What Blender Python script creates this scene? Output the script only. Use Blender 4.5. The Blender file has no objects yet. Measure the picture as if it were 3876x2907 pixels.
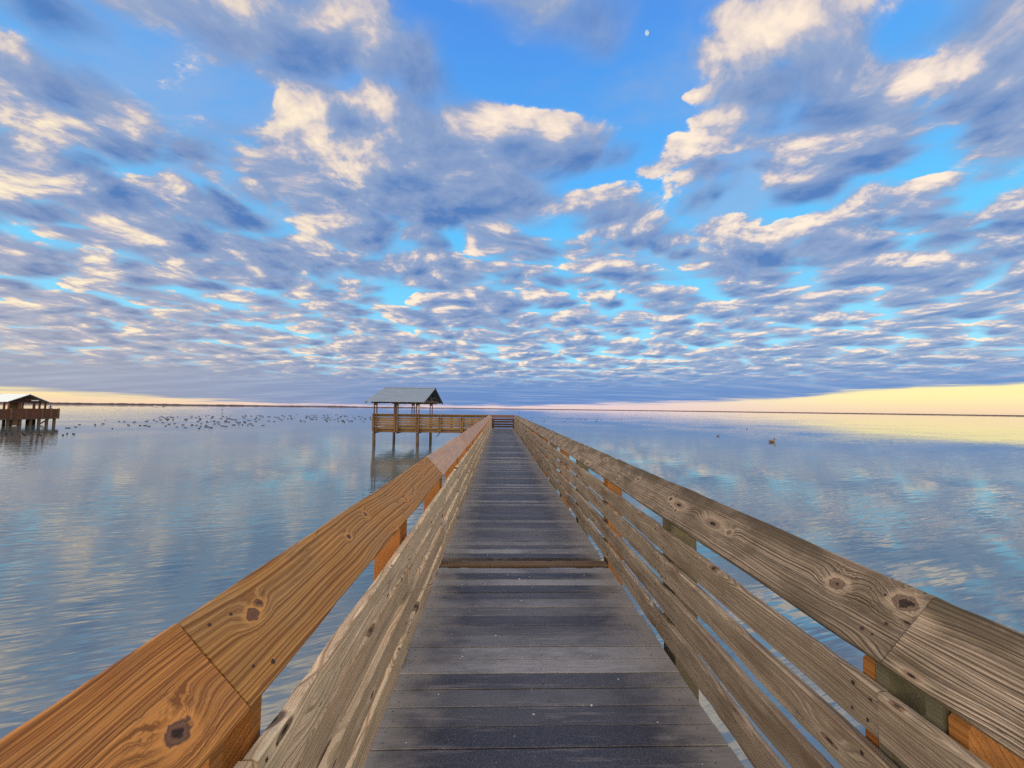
"""Wooden walkway over a calm bay at daybreak: pier, railings, shelters, birds, cloud deck and water."""
import bpy, math, random
from mathutils import Matrix, Vector
EYE=1.70
SUN_EL=math.radians(9);SUN_ROT=math.radians(228);SUN_E=.9;NISH=.015;DAWN_FILL=(3.9,2.95,2.0);EXPOSURE=0.
WAVE=.36
MOON=(3876,10222,10271);MOON_ROT=(0.7542,math.radians(-26),-0.3625)
# cloud masses and openings: centre, half axes, turn and weight on the cloud plane
BLOBS=[(-0.496,0.839,0.242,0.108,-2.992,0.75),(-0.425,0.906,0.071,0.054,-2.124,0.2),(-0.639,0.977,0.032,0.018,2.572,0.25),(-0.552,1.058,0.094,0.059,3.117,0.6),(-0.632,1.004,0.071,0.053,2.655,-0.35),
(-0.52,1.369,0.315,0.271,2.198,1.15),(-0.367,1.4,0.246,0.156,1.993,0.5),(-0.597,1.273,0.196,0.116,2.218,0.3),(-0.361,1.045,0.129,0.054,1.85,0.45),(-0.306,1.122,0.145,0.099,2.081,0.18),
(-0.642,1.633,0.152,0.118,1.74,0.45),(-1.099,1.022,0.202,0.11,-1.544,0.6),(-1.006,1.132,0.141,0.101,2.562,0.35),(-1.353,1.135,0.17,0.103,2.237,0.4),(-1.476,1.366,0.354,0.208,-2.048,0.7),
(-1.61,1.357,0.201,0.085,2.561,0.4),(-1.318,1.527,0.209,0.193,-2.809,0.35),(-1.505,1.767,0.228,0.147,3.123,0.65),(-0.842,1.313,0.148,0.081,-2.447,0.25),(0.07,0.952,0.104,0.075,3.134,0.3),
(0.167,0.855,0.166,0.089,-2.751,0.2),(-0.234,1.029,0.137,0.071,3.036,0.12),(-0.059,1.141,0.131,0.091,3.034,0.6),(0.145,1.177,0.114,0.084,-3.111,0.55),(0.021,1.329,0.175,0.128,3.071,0.45),
(-0.175,1.549,0.276,0.17,3.032,0.45),(0.029,1.639,0.214,0.138,3.074,0.3),(0.652,0.801,0.166,0.098,2.903,0.9),(0.547,0.91,0.092,0.058,2.829,0.7),(0.483,1.02,0.071,0.04,3.018,0.65),
(0.471,0.806,0.059,0.028,2.752,0.4),(1.069,0.874,0.108,0.075,0.152,0.8),(1.024,0.951,0.08,0.054,0.708,0.6),(0.969,1.025,0.087,0.051,2.737,0.5),(1.195,0.865,0.142,0.054,-2.727,0.5),
(1.312,0.974,0.157,0.064,-2.975,0.4),(1.015,1.174,0.19,0.107,2.377,0.85),(1.126,1.12,0.106,0.082,0.248,0.3),(1.48,1.241,0.224,0.1,2.857,0.6),(1.47,1.12,0.117,0.074,3.042,0.5),
(0.478,1.326,0.101,0.076,-2.783,0.6),(0.448,1.528,0.194,0.144,2.837,0.6),(0.626,1.465,0.197,0.127,-3.005,0.35),(0.442,1.719,0.244,0.135,3.122,0.45),(1.032,1.736,0.196,0.124,-2.954,0.8),
(0.537,1.167,0.102,0.065,-2.958,0.55),(0.748,1.169,0.125,0.069,-2.99,0.5),(0.524,1.093,0.08,0.033,3.134,0.3),(1.041,0.74,0.092,0.034,-2.991,0.6),(0.885,0.933,0.14,0.069,-2.908,0.42),
(0.94,0.859,0.069,0.046,2.736,0.2),(1.052,1.538,0.117,0.072,-2.887,0.4),(1.45,1.599,0.132,0.088,3.04,0.5),(1.408,1.775,0.158,0.095,-2.876,0.5),(1.813,1.407,0.153,0.103,2.967,0.5),
(-0.197,1.999,0.224,0.149,3.016,0.55),(-0.346,2.305,0.231,0.155,2.99,0.45),(-0.388,2.718,0.276,0.227,2.761,0.5),(-0.575,2.108,0.154,0.115,2.762,0.35),(0.414,2.039,0.288,0.127,3.076,0.5),
(0.257,2.503,0.264,0.187,3.084,0.35),(0.633,2.465,0.177,0.15,-2.869,0.35),(0.938,2.147,0.194,0.149,2.334,0.3),(-0.861,1.926,0.261,0.204,-2.74,0.3),(-1.166,2.174,0.266,0.26,1.687,0.3),
(-1.634,2.08,0.228,0.154,3.137,0.3),(-0.946,0.85,0.174,0.124,-3.074,-0.75),(-0.745,0.952,0.124,0.098,-1.868,-0.6),(-0.733,1.09,0.131,0.099,-2.085,-0.5),(-0.742,1.192,0.114,0.056,2.307,-0.4),
(-0.17,0.869,0.131,0.102,2.772,-0.5),(-0.525,0.978,0.111,0.038,-2.847,-0.5),(-0.121,1.012,0.086,0.071,1.99,-0.25),(-0.246,0.841,0.069,0.052,2.474,-0.2),(-0.156,0.999,0.11,0.08,2.919,-0.12),
(0.405,0.998,0.235,0.134,1.03,-0.6),(0.409,1.238,0.158,0.131,3.013,-0.45),(0.343,0.855,0.149,0.108,0.682,-0.75),(-0.033,0.865,0.127,0.073,3.075,-0.15),(0.888,0.809,0.081,0.05,-3.065,-0.5),
(0.887,0.761,0.067,0.03,-2.868,-0.3),(0.815,1.388,0.224,0.133,2.176,-0.65),(0.805,1.086,0.131,0.05,3.137,-0.45),(0.603,1.04,0.079,0.044,-2.997,-0.3),(0.192,1.701,0.202,0.097,3.09,-0.5),
(0.295,1.411,0.121,0.103,-2.807,-0.35),(-1.079,1.4,0.18,0.053,-1.565,-0.65),(-1.143,1.199,0.087,0.036,-2.076,-0.35),(-1.848,1.576,0.165,0.062,-2.584,-0.6),(1.156,1.427,0.252,0.082,2.643,-0.5),
(1.62,1.477,0.199,0.081,2.656,-0.4),(-0.527,1.144,0.083,0.043,2.971,-0.55),(-0.412,0.977,0.098,0.032,1.987,-0.45),(0.768,1.016,0.134,0.042,3.104,-0.35),(1.285,1.92,0.196,0.081,3.058,-0.3),
(-0.009,2.242,0.238,0.162,3.048,-0.4),(-0.408,1.886,0.257,0.082,-2.856,-0.4),(-0.609,2.458,0.268,0.119,-1.534,-0.35),(-0.806,1.229,0.108,0.069,-1.952,-0.25),
]
# where the birds float
FLOCK=[(-71.69,75.34),(-59.16,61.88),(-64.8,70.56),(-63.32,69.85),(-58.73,60.25),(-54.43,55.9),(-47.18,50.55),(-54.07,60.23),(-51.87,58.01),(-60.88,68.91),
(-50.94,58.62),(-50.08,58.45),(-47.88,56.4),(-61.29,71.72),(-64.51,75.84),(-65.55,78.36),(-65.13,79.27),(-55.68,68.31),(-66.45,82.78),(-63.76,80.57),
(-46.68,57.77),(-50.35,62.95),(-51.52,65.43),(-43.3,55.38),(-46.98,61.24),(-41.09,53.92),(-60.44,79.5),(-44.93,60.12),(-46.13,61.88),(-44.33,60.27),
(-55.26,75.67),(-38.36,52.66),(-41.51,57.18),(-47.51,65.59),(-42.92,60.22),(-40.09,56.45),(-38.2,54.55),(-44.33,65.04),(-39.99,59.38),(-38.69,58.19),
(-48.04,72.97),(-55.48,85.41),(-40.46,62.49),(-43.93,69.14),(-39.77,62.67),(-39.54,63.16),(-44.18,71.25),(-38.16,62.23),(-40.66,67.01),(-37.57,62.38),
(-52.68,88.28),(-36,62.36),(-197.6,205.91),(-195.48,213.36),(-169.13,183.17),(-59.13,58.5),(-53.74,52.71),(-52.49,50.58),(-75.06,107.22),(-69.63,111.17),
(-70.7,89.4),(-39.19,94.27),(-58.45,123.18),(-62.85,110.99),(-76.41,104.43),(-50.91,71.72),(-41.23,91.72),(-58.27,126.43),(-58.63,88.19),(-42.1,86.43),
(-59.43,138.07),(-50.45,93.85),(-66.34,114.56),(-70.05,118.16),(-36.88,90.1),(-61.93,110.26),(-45.37,108.2),(-38.7,90.19),(-59.8,103.46),(-57.12,105.67),
(-70.97,96.24),(-63.6,139.38),(-65.03,80.93),(-61.89,91.21),(-62.63,105.49),(-52.46,135.78),(-67.89,109.68),(-60.45,114.71),(-54.09,84.02),(-60.29,91.37),
(-58.15,138.04),(-75.52,95.11),(-48.03,101.27),(-68.47,97.92),(-66.38,91.07),(-63.06,78.25),(-34.63,81.71),(-38.03,78.3),(-75.14,91.16),(-38.64,97.16),
(-45.91,74.12),(-45.86,86.28),(-71.01,105.55),(-69.06,114.06),(-45.57,72.11),(-78.73,120.11),(-77.59,96.38),(-54.16,115.92),(-74.04,109.82),(-47.04,119.98),
(-77.61,108.72),(-77.33,96.89),(-62.84,123.36),(-68.98,85.43),(-45.32,65.42),(-65.79,86.76),(-53.2,112.93),(-45.53,116.78),(-66.19,94.96),(-70.99,87.61),
(-51.74,74.63),(-49.35,109.93),(-75.66,92.94),(-71.73,102.93),(-52.86,75.34),(-79.57,106.37),(-45.02,109.25),(-47.31,121.68),(-43.5,103.04),(-43.92,94.6),
(-69.41,118.83),(-53.17,74.72),(-35.76,84.66),(-57.16,87.6),(-46.45,100.75),(-49.02,107.71),(-48.88,94.39),(-49.93,73.02),(-57.69,143.6),(-32.56,82.32),
(-67.43,131.5),(-57.37,135.54),(-41.36,104.22),(-77.23,97.17),(-52.52,99.89),(-39.2,81.45),(-82.37,116.22),(-62.97,151.91),(-58.43,135.3),(-42.38,92.76),
(-46.76,108.48),(-55.83,129.57),(-57.98,113.37),(-40.59,95.38),(-57.64,97.12),(-83.49,102.05),(-55.68,102.67),(-45.64,104.68),(-69.95,93.34),(-50.39,106.44),
(-59.58,71.77),(-61.01,135.44),(-59.83,106.2),(-55.43,118.99),(-64.3,91.74),(-56.51,141.98),(-63.41,83.16),(-47.53,110.98),(-48.78,80.06),(-63.28,134.58),
(-55.91,130.06),(-52.45,78.51),(-50.99,83.01),(-54.15,73.8),(-74.91,102.65),(-62.19,106.49),(-44.7,79.32),(-70.16,141.42),(-60.87,91.68),(-52.02,88.62),
(-70.39,119.64),(-53.34,76.76),(-53.46,83.11),(-41.9,107.31),(-50.41,99.02),(-49.37,74.48),(-46.06,77.42),(-51.28,76.95),(-47.54,102.05),(-68.97,113.75),
(-54.52,115.46),(-63.73,123.69),(-77.33,98.98),(-58.46,127.77),(-50.65,120.03),(-59.86,108.84),(-66.23,124.53),(-46.41,74.52),(-60.88,83.66),(-67.21,102.25),
(-84.69,103.2),(-37.57,93.02),(-41.89,91.03),(-54.81,136.08),(-55.76,102.03),(-42.61,77.43),(-37.02,77.81),(-62.47,82.08),(-46.72,91.69),(-45.5,85.44),
(-48.95,73.32),(-57.18,91.99),(-42.33,99.9),(-69.55,104.56),(-58.25,88.64),(-34.31,88.82),(-62.75,100.5),(-55.34,121.83),(-76.39,123.27),(-64,88.19),
(-49.86,99.22),(-46.52,72.72),(-64.03,120.62),(-30.18,79.28),(-26.45,85.87),(-39.56,116.76),(-44.48,117.26),(-30.84,83.67),(-29.86,94.58),(-44.38,118.41),
(-29.81,82.23),(-34.37,92.07),(-35.17,105.75),(-37.48,120.66),(-42.76,123.9),(-49.46,130.52),(-45.11,124.77),(-29.2,76.6),(-31.42,86.48),(-31.96,96.59),
(-27.58,82.5),(-30.96,97.7),(-33.57,98.14),(-34.78,105.64),(-43,123.96),(-34.96,109.36),(-46.27,121.37),(-38.28,120.61),(-34.92,98.26),(-37.25,117.01),
(-39.39,110.67),(-33.33,86.79),(-31,80.6),
]
NEARROW=[(-45.17,38.27),(-47.64,40.4),(-46.67,40.02),(-42.7,37.25),(-46.67,40.91),(-44.21,38.89),(-47.46,42.29),(-43.56,39.48),(-47.7,43.25),(-42.17,38.39),
(-43.85,40.82),(-48.77,45.66),(-47.8,44.93),(-41.34,39.48),(-42.89,41.33),(-41.86,40.95),
]
FARRIGHT=[(9.06,137.61),(10.74,137.04),(11.67,138.89),(12.98,134.72),(14.02,133.9),(14.15,127.13),(18.39,151.5),(15.14,125.25),(11.49,102.65),(8.71,107.76),
(16.97,126.63),(16.01,98.67),(20.59,121.54),(21.99,124.27),(23.89,122.9),(24.39,120.49),(24.96,117.23),(27.04,124.21),(29.7,122.64),(31.5,127.72),
(24.21,99.64),(31.05,122.15),(38.16,128.81),(39.95,131.27),(37.55,122.17),(35.73,125.08),
]
def lin(c):
    return tuple((v/255/12.92 if v/255<=.04045 else ((v/255+.055)/1.055)**2.4) for v in c)+(1.,)
class G:
    """tiny wrapper that writes node trees as expressions"""
    def __init__(s,nt): s.nt=nt
    def n(s,t,**k):
        o=s.nt.nodes.new(t)
        for a,v in k.items(): setattr(o,a,v)
        return o
    def put(s,sock,v):
        if isinstance(v,bpy.types.NodeSocket): s.nt.links.new(v,sock)
        elif v is not None: sock.default_value=v
    def m(s,op,a,b=None,c=None,clamp=False):
        o=s.n('ShaderNodeMath',operation=op,use_clamp=clamp)
        for i,v in enumerate((a,b,c)): s.put(o.inputs[i],v)
        return o.outputs[0]
    def add(s,a,b): return s.m('ADD',a,b)
    def sub(s,a,b): return s.m('SUBTRACT',a,b)
    def mul(s,a,b): return s.m('MULTIPLY',a,b)
    def mad(s,a,b,c): return s.m('MULTIPLY_ADD',a,b,c)
    def v(s,op,a,b=None,scale=None):
        o=s.n('ShaderNodeVectorMath',operation=op)
        s.put(o.inputs[0],a)
        if b is not None: s.put(o.inputs[1],b)
        if scale is not None: s.put(o.inputs['Scale'],scale)
        return o.outputs['Value'] if op in('LENGTH','DOT_PRODUCT','DISTANCE') else o.outputs[0]
    def mr(s,x,a,b,c=0.,d=1.,t='LINEAR'):
        o=s.n('ShaderNodeMapRange',interpolation_type=t)
        for i,v in enumerate((x,a,b,c,d)): s.put(o.inputs[i],v)
        return o.outputs[0]
    def mix(s,f,a,b,blend='MIX'):
        o=s.n('ShaderNodeMix',data_type='RGBA',blend_type=blend)
        s.put(o.inputs[0],f);s.put(o.inputs[6],a);s.put(o.inputs[7],b)
        return o.outputs[2]
    def noise(s,v,scale,detail=2.,rough=.5,dist=0.,out=0,dim='3D',w=None):
        o=s.n('ShaderNodeTexNoise',noise_dimensions=dim)
        if v is not None: s.put(o.inputs['Vector'],v)
        s.put(o.inputs['Scale'],scale);s.put(o.inputs['Detail'],detail);s.put(o.inputs['Roughness'],rough);s.put(o.inputs['Distortion'],dist)
        if w is not None: s.put(o.inputs['W'],w)
        return o.outputs[out]
    def ramp(s,x,stops,interp='LINEAR'):
        o=s.n('ShaderNodeValToRGB');cr=o.color_ramp;cr.interpolation=interp
        while len(cr.elements)<len(stops): cr.elements.new(.5)
        for e,(p,c) in zip(cr.elements,stops):
            e.position=p;e.color=c if len(c)==4 else tuple(c)+(1.,)
        s.put(o.inputs[0],x);return o.outputs[0]
    def xyz(s,v):
        o=s.n('ShaderNodeSeparateXYZ');s.put(o.inputs[0],v);return o.outputs
    def comb(s,x,y,z):
        o=s.n('ShaderNodeCombineXYZ')
        for i,v in enumerate((x,y,z)): s.put(o.inputs[i],v)
        return o.outputs[0]
    def map(s,v,loc=(0,0,0),rot=(0,0,0),scale=(1,1,1),t='POINT'):
        o=s.n('ShaderNodeMapping',vector_type=t)
        s.put(o.inputs[0],v);s.put(o.inputs[1],loc);s.put(o.inputs[2],rot);s.put(o.inputs[3],scale)
        return o.outputs[0]
K=.11
def blob_group():
    """the individual large clouds and openings of this sky, in cloud-plane coordinates"""
    nt=bpy.data.node_groups.new('cloud_masses','ShaderNodeTree')
    nt.interface.new_socket('P',in_out='INPUT',socket_type='NodeSocketVector')
    nt.interface.new_socket('D',in_out='OUTPUT',socket_type='NodeSocketFloat')
    g=G(nt);gi=g.n('NodeGroupInput');go=g.n('NodeGroupOutput');p=gi.outputs[0]
    acc=None;q=p
    for (x,y,a,b,r,amp) in BLOBS:
        # each step waits for the previous one, which keeps the shader stack small
        if acc is not None: q=g.n('ShaderNodeVectorMath',operation='MULTIPLY_ADD');n=q;g.put(n.inputs[0],acc);n.inputs[1].default_value=(1e-9,)*3;g.put(n.inputs[2],p);q=n.outputs[0]
        o=g.n('ShaderNodeTexGradient',gradient_type='QUADRATIC_SPHERE');tm=o.texture_mapping
        tm.vector_type='TEXTURE';tm.translation=(x,y,0);tm.rotation=(0,0,r);tm.scale=(a*1.7,b*1.7,1.)
        g.put(o.inputs[0],q);f=o.outputs['Fac']
        t=g.mul(f,amp*1.05) if acc is None else g.mad(f,amp*1.05,acc)
        acc=t
    g.put(go.inputs[0],acc)
    return nt
def build_world():
    w=bpy.data.worlds.new('World');bpy.context.scene.world=w;w.use_nodes=True
    w.cycles.sampling_method='MANUAL';w.cycles.sample_map_resolution=256
    nt=w.node_tree;nt.nodes.clear();g=G(nt)
    tc=g.n('ShaderNodeTexCoord').outputs['Generated']
    d=g.v('NORMALIZE',tc);X,Y,Z=g.xyz(d)
    Z0=g.m('MAXIMUM',Z,0.)
    el=g.m('ARCSINE',Z0)                       # radians
    az=g.m('ARCTAN2',X,Y)                      # 0 ahead, + right
    eld=g.mul(el,180/math.pi);azd=g.mul(az,180/math.pi)
    inv=g.m('DIVIDE',1.,g.add(Z0,K))
    P=g.comb(g.mul(X,inv),g.mul(Y,inv),0.)
    fld=blob_group()
    def M(p):
        o=g.n('ShaderNodeGroup');o.node_tree=fld;g.put(o.inputs[0],p);return o.outputs[0]
    w=g.v('SUBTRACT',g.noise(P,1.3,2.,.55,out=1,dim='2D'),(.5,.5,.5))      # slow warp: cells shear and curl
    PW=g.v('ADD',P,g.v('SCALE',w,scale=.30));PB=g.v('ADD',P,g.v('SCALE',w,scale=.07))
    L=(-.74,-.67)
    e1,e2,e3=.06,.14,.32
    def off(p,e): return g.v('ADD',p,(L[0]*e,L[1]*e,0))
    big=g.mul(g.sub(g.noise(PW,.9,2.,.5,dim='2D'),.5),.75)
    hi=g.mr(eld,14.,40.,1.,.72,'SMOOTHSTEP');hc=g.mr(eld,14.,38.,1.,.75,'SMOOTHSTEP')      # overhead the masses are smoother
    def N(p,det): return g.mul(g.sub(g.noise(p,3.6,det,.64,dim='2D'),.5),1.25)
    def C(p):
        o=g.n('ShaderNodeTexVoronoi',voronoi_dimensions='2D',feature='SMOOTH_F1');g.put(o.inputs['Vector'],p);o.inputs['Scale'].default_value=4.4;o.inputs['Smoothness'].default_value=.18
        return g.mad(o.outputs['Distance'],-1.55,.66)
    n0=g.mul(N(PW,9.),hi);n1=g.mul(N(off(PW,e1),4.),hi);n2=g.mul(N(off(PW,e2),2.),hi)
    pc=g.map(PW,rot=(0,0,.15),scale=(.82,1.0,1))
    c_0=C(pc);c_2=C(g.map(off(PW,e2),rot=(0,0,.15),scale=(.82,1.0,1)))
    m0=M(PB);m2=M(off(PB,e2));m3=M(off(PB,e3))
    big=g.mul(big,hc)
    b0=g.add(g.add(big,m0),g.mul(c_0,hc))
    d0=g.add(n0,b0)
    d1=g.add(n1,b0)
    d2=g.add(g.add(n2,big),g.add(m2,g.mul(c_2,hc)))
    # coverage grows towards the horizon
    bias=g.ramp(g.mr(eld,0.,60.),[(0,(.62,)*3),(.13,(.46,)*3),(.25,(.35,)*3),(.45,(.22,)*3),(.75,(.15,)*3),(1,(.15,)*3)])
    bias=g.sub(bias,.06)
    sm=g.n('ShaderNodeMath',operation='SMOOTH_MAX');g.put(sm.inputs[0],d0);g.put(sm.inputs[1],g.sub(d2,.08));sm.inputs[2].default_value=.25
    c0=g.add(sm.outputs[0],bias)
    # light: thinner towards the sun = lit edge, thick ahead = shaded base
    sl=g.add(g.mad(g.sub(d0,d1),1.1,g.mul(g.sub(m0,m3),.20)),g.mul(g.sub(d0,d2),.34))
    alpha=g.mr(c0,g.mr(sl,-.1,.25,-.20,-.01),g.mr(sl,-.1,.25,.62,.10),0.,1.,'SMOOTHSTEP')
    sh=g.m('MULTIPLY_ADD',g.m('MAXIMUM',c0,0.),-.24,g.mad(n0,.34,g.add(sl,g.mr(eld,8.,34.,.37,.31))))
    # clear sky
    sky=g.ramp(g.mr(eld,0.,60.),[(0,lin((190,215,235))),(.12,lin((146,222,252))),(.3,lin((98,204,254))),(.5,lin((86,176,248))),(.75,lin((76,146,232))),(1,lin((62,124,216)))])
    ns=g.n('ShaderNodeTexSky',sky_type='NISHITA',sun_disc=False)
    ns.sun_elevation=SUN_EL;ns.sun_rotation=SUN_ROT
    # cloud tones
    left=g.mr(azd,-60.,20.,1.,0.,'SMOOTHSTEP');low=g.mr(eld,3.,22.,1.,0.,'SMOOTHSTEP')
    lavender=g.m('MULTIPLY',left,low)
    ov=g.mr(eld,20.,45.)
    dark=g.mix(lavender,g.mix(ov,lin((78,120,182)),lin((80,126,192))),lin((126,136,168)))
    midc=g.mix(lavender,g.mix(ov,lin((146,164,198)),lin((146,166,202))),lin((178,176,190)))
    warm=g.mix(lavender,lin((206,194,198)),lin((212,194,190)))
    lit=g.mix(g.mad(g.noise(P,.8,1.,dim='2D'),.5,g.mr(azd,-55.,-5.,-.15,.45)),lin((255,238,198)),lin((253,232,218)))
    soft=g.noise(PW,5.5,5.,.62,dim='2D')
    cl=g.mix(g.mr(g.mad(g.sub(soft,.5),.35,sh),-.42,.36),dark,midc)
    cl=g.mix(g.mr(sh,.30,.55),cl,warm)
    cl=g.mix(g.mr(sh,.43,.72),cl,lit)
    veil=g.noise(g.map(PW,rot=(0,0,.5),scale=(1.,1.6,1.)),1.1,5.,.62,dim='2D')
    sky=g.mix(g.mul(g.mr(veil,.42,.68,0.,.55,'SMOOTHSTEP'),g.mr(eld,6.,20.)),sky,g.mix(veil,lin((96,140,205)),lin((168,184,212))))
    col=g.mix(alpha,sky,cl)
    # distant flat base of the cloud deck just above its far edge
    base=g.mix(g.mr(azd,-50.,5.,0.,1.,'SMOOTHSTEP'),lin((150,158,182)),lin((82,130,196)))
    tex=g.noise(g.map(P,scale=(.25,1.2,1.)),3.,4.,.6,dim='2D')
    base=g.mix(g.mr(tex,.45,.8,0.,.35),base,lin((190,200,222)))
    col=g.mix(g.mr(eld,2.2,6.5,1.,0.,'SMOOTHSTEP'),col,base)
    # clear strip under the deck, seen at the horizon
    def e(v): return (v/4.,)*3
    edge=g.ramp(g.mr(azd,-60.,60.),[(0,e(1.35)),(.072,e(1.25)),(.16,e(.75)),(.22,e(.4)),(.29,e(.15)),(.46,e(.2)),(.6,e(.62)),(.708,e(1.05)),(.80,e(1.55)),(.825,e(1.85)),(.85,e(2.3)),(.89,e(2.55)),(.94,e(2.7)),(1,e(2.8))])
    edge=g.mul(edge,4.)
    wob=g.noise(g.comb(g.mul(azd,.05),g.mul(eld,1.3),0.),3.,3.,.6,dim='2D')
    edge=g.mad(g.sub(wob,.5),1.05,edge)
    strip=g.mr(g.sub(edge,eld),-.30,.26,0.,1.,'SMOOTHSTEP')
    yel=g.m('ADD',g.mr(azd,14.,48.,0.,1.,'SMOOTHSTEP'),g.mr(azd,-18.,-44.,0.,1.,'SMOOTHSTEP'))
    top=g.mix(yel,lin((226,208,216)),lin((254,236,172)))
    hor=g.mix(yel,lin((232,206,208)),lin((244,212,180)))
    stc=g.mix(g.mr(eld,0.,1.6),hor,top)
    col=g.mix(strip,col,stc)
    col=g.mix(g.mr(Z,-.002,-.05,0.,1.),col,lin((110,130,150)))
    # added warm brightening of the unseen sky behind the viewer, lighting the scene
    dawn_fill=g.mr(g.v('DOT_PRODUCT',d,(-.05,-.95,.31)),-.05,.95,0.,1.,'SMOOTHSTEP')
    dawn_fill=g.mul(dawn_fill,g.mr(Z,-.02,.08))
    col=g.mix(dawn_fill,col,g.v('MULTIPLY',g.v('ADD',col,(.55,.45,.32)),DAWN_FILL))
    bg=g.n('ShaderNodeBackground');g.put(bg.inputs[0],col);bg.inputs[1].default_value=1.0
    bg2=g.n('ShaderNodeBackground');g.put(bg2.inputs[0],ns.outputs[0]);bg2.inputs[1].default_value=NISH
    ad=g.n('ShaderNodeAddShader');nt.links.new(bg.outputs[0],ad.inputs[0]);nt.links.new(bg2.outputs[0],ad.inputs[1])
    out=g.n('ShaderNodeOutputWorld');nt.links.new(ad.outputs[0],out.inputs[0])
def build_camera():
    yaw,p,r=math.radians(1.72),math.radians(3.44),math.radians(.70)
    f=Vector((math.sin(yaw)*math.cos(p),math.cos(yaw)*math.cos(p),math.sin(p)))
    r0=Vector((math.cos(yaw),-math.sin(yaw),0));u0=r0.cross(f)
    R=r0*math.cos(r)+u0*math.sin(r);U=u0*math.cos(r)-r0*math.sin(r)
    cam=bpy.data.cameras.new('camera');o=bpy.data.objects.new('camera',cam)
    bpy.context.scene.collection.objects.link(o)
    o.matrix_world=Matrix(((R.x,U.x,-f.x,0),(R.y,U.y,-f.y,0),(R.z,U.z,-f.z,EYE),(0,0,0,1)))
    cam.sensor_width=36;cam.lens=865/2212*36;cam.clip_start=.02;cam.clip_end=60000
    bpy.context.scene.camera=o
def new_mat(name):
    m=bpy.data.materials.new(name);m.use_nodes=True;nt=m.node_tree
    return m,G(nt),nt.nodes['Principled BSDF']
def wood(name,light,dark,stain,stain_amt,line=.6,rough=.75,knots=.55,freq=150.,edge=0.,tint=None,bump=.25,island=False,knotc=(.055,.03,.018),big=()):
    """sawn timber: growth rings running along local y, bent round knots, with stains and fine grain"""
    m,g,b=new_mat(name)
    co=g.n('ShaderNodeTexCoord').outputs['Object']
    x,y,z=g.xyz(co)
    if island: rnd=g.n('ShaderNodeNewGeometry').outputs['Random Per Island']
    else: rnd=g.n('ShaderNodeObjectInfo').outputs['Random']
    xs=g.add(x,g.mul(z,.6))
    ox=g.mul(rnd,17.3);oy=g.mul(rnd,61.7)
    u=g.add(xs,ox);v=g.add(y,oy)
    # knots
    vo=g.n('ShaderNodeTexVoronoi',voronoi_dimensions='2D',feature='F1')
    g.put(vo.inputs['Vector'],g.comb(g.mul(u,6.5),g.mul(v,2.1),0.));vo.inputs['Scale'].default_value=1.;vo.inputs['Randomness'].default_value=.9
    d=vo.outputs['Distance'];cr=g.xyz(vo.outputs['Color'])
    gate=g.mr(cr[0],1-knots,1-knots+.02)
    kin=g.mul(g.mr(d,0.,.62,1.,0.,'SMOOTHERSTEP'),gate)
    size=g.mul(g.m('POWER',cr[1],2.2),.20);size=g.add(size,.03)
    sw=g.noise(g.comb(g.mul(u,3.2),g.mul(v,.75),0.),1.,2.,.5,dim='2D')
    sw2=g.noise(g.comb(g.mul(u,14.),g.mul(v,3.),0.),1.,2.,.5,dim='2D')
    R=g.mad(sw,.085,u);R=g.mad(sw2,.007,R)
    R=g.mad(kin,g.mr(cr[2],0.,1.,.018,.045),R)
    hs=[]
    for (kx,ky,kr,hol) in big:
        # one particular knot of this board; the rings flow round it
        dd=g.v('LENGTH',g.v('MULTIPLY',g.v('SUBTRACT',g.comb(x,y,0.),(kx,ky,0.)),(1/kr,.72/kr,0.)))
        wob=g.noise(g.comb(x,y,kr*9),46.,3.,.6);dd=g.mad(g.sub(wob,.5),1.1,dd)
        R=g.mad(g.mr(dd,0.,4.2,1.,0.,'SMOOTHERSTEP'),kr*1.5,R);hs.append((dd,hol))
    ln=g.noise(None,freq*1.45,2.,.62,dim='1D',w=R)
    lines=g.mr(ln,.44,.60)
    fine=g.noise(g.comb(g.mul(u,520.),g.mul(v,14.),g.mul(z,300.)),1.,2.,.6)
    broad=g.noise(g.comb(g.mul(u,9.),g.mul(v,1.1),z),1.,4.,.6)
    blot=g.noise(g.comb(g.mul(u,5.),g.mul(v,2.6),0.),1.,5.,.62,dim='2D')
    c=g.mix(g.mr(broad,.32,.68),tuple(t*.80 for t in light[:3])+(1.,),tuple(min(1.,t*1.12) for t in light[:3])+(1.,))
    if tint: c=g.mix(g.mr(blot,.45,.62),c,tint)
    c=g.mix(g.mul(lines,line),c,dark)
    c=g.mix(g.mul(g.mr(fine,.50,.75),.35),c,dark)
    fib=g.noise(g.comb(g.mul(u,150.),g.mul(v,1.6),g.mul(z,90.)),1.,3.,.65)
    c=g.mix(g.mul(g.mr(fib,.52,.70),.55),c,dark)
    st=g.mul(g.mr(g.noise(g.comb(g.mul(u,8.),g.mul(v,.9),5.),1.,5.,.65),.50,.68),stain_amt)
    if edge: st=g.m('MAXIMUM',st,g.mul(g.mul(g.mr(x,.02,.14),g.mr(blot,.30,.55)),edge))
    c=g.mix(st,c,stain)
    halo=g.mul(g.mr(d,g.mul(size,1.0),g.mul(size,2.1),1.,0.),gate)
    c=g.mix(g.mul(halo,.45),c,tuple(min(1,t*1.15) for t in light[:3])+(1.,))
    core=g.mul(g.mr(d,g.mul(size,.75),g.mul(size,1.),1.,0.),gate)
    kr=g.mr(g.m('SINE',g.mul(d,160.)),-1.,1.,.5,1.)
    c=g.mix(g.mul(core,.85),c,g.mix(kr,knotc+(1.,),tuple(t*2.6 for t in knotc)+(1.,)))
    hole=g.mul(g.mul(g.mr(d,g.mul(size,.25),g.mul(size,.42),1.,0.),gate),g.mr(cr[1],.35,.45))
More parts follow.
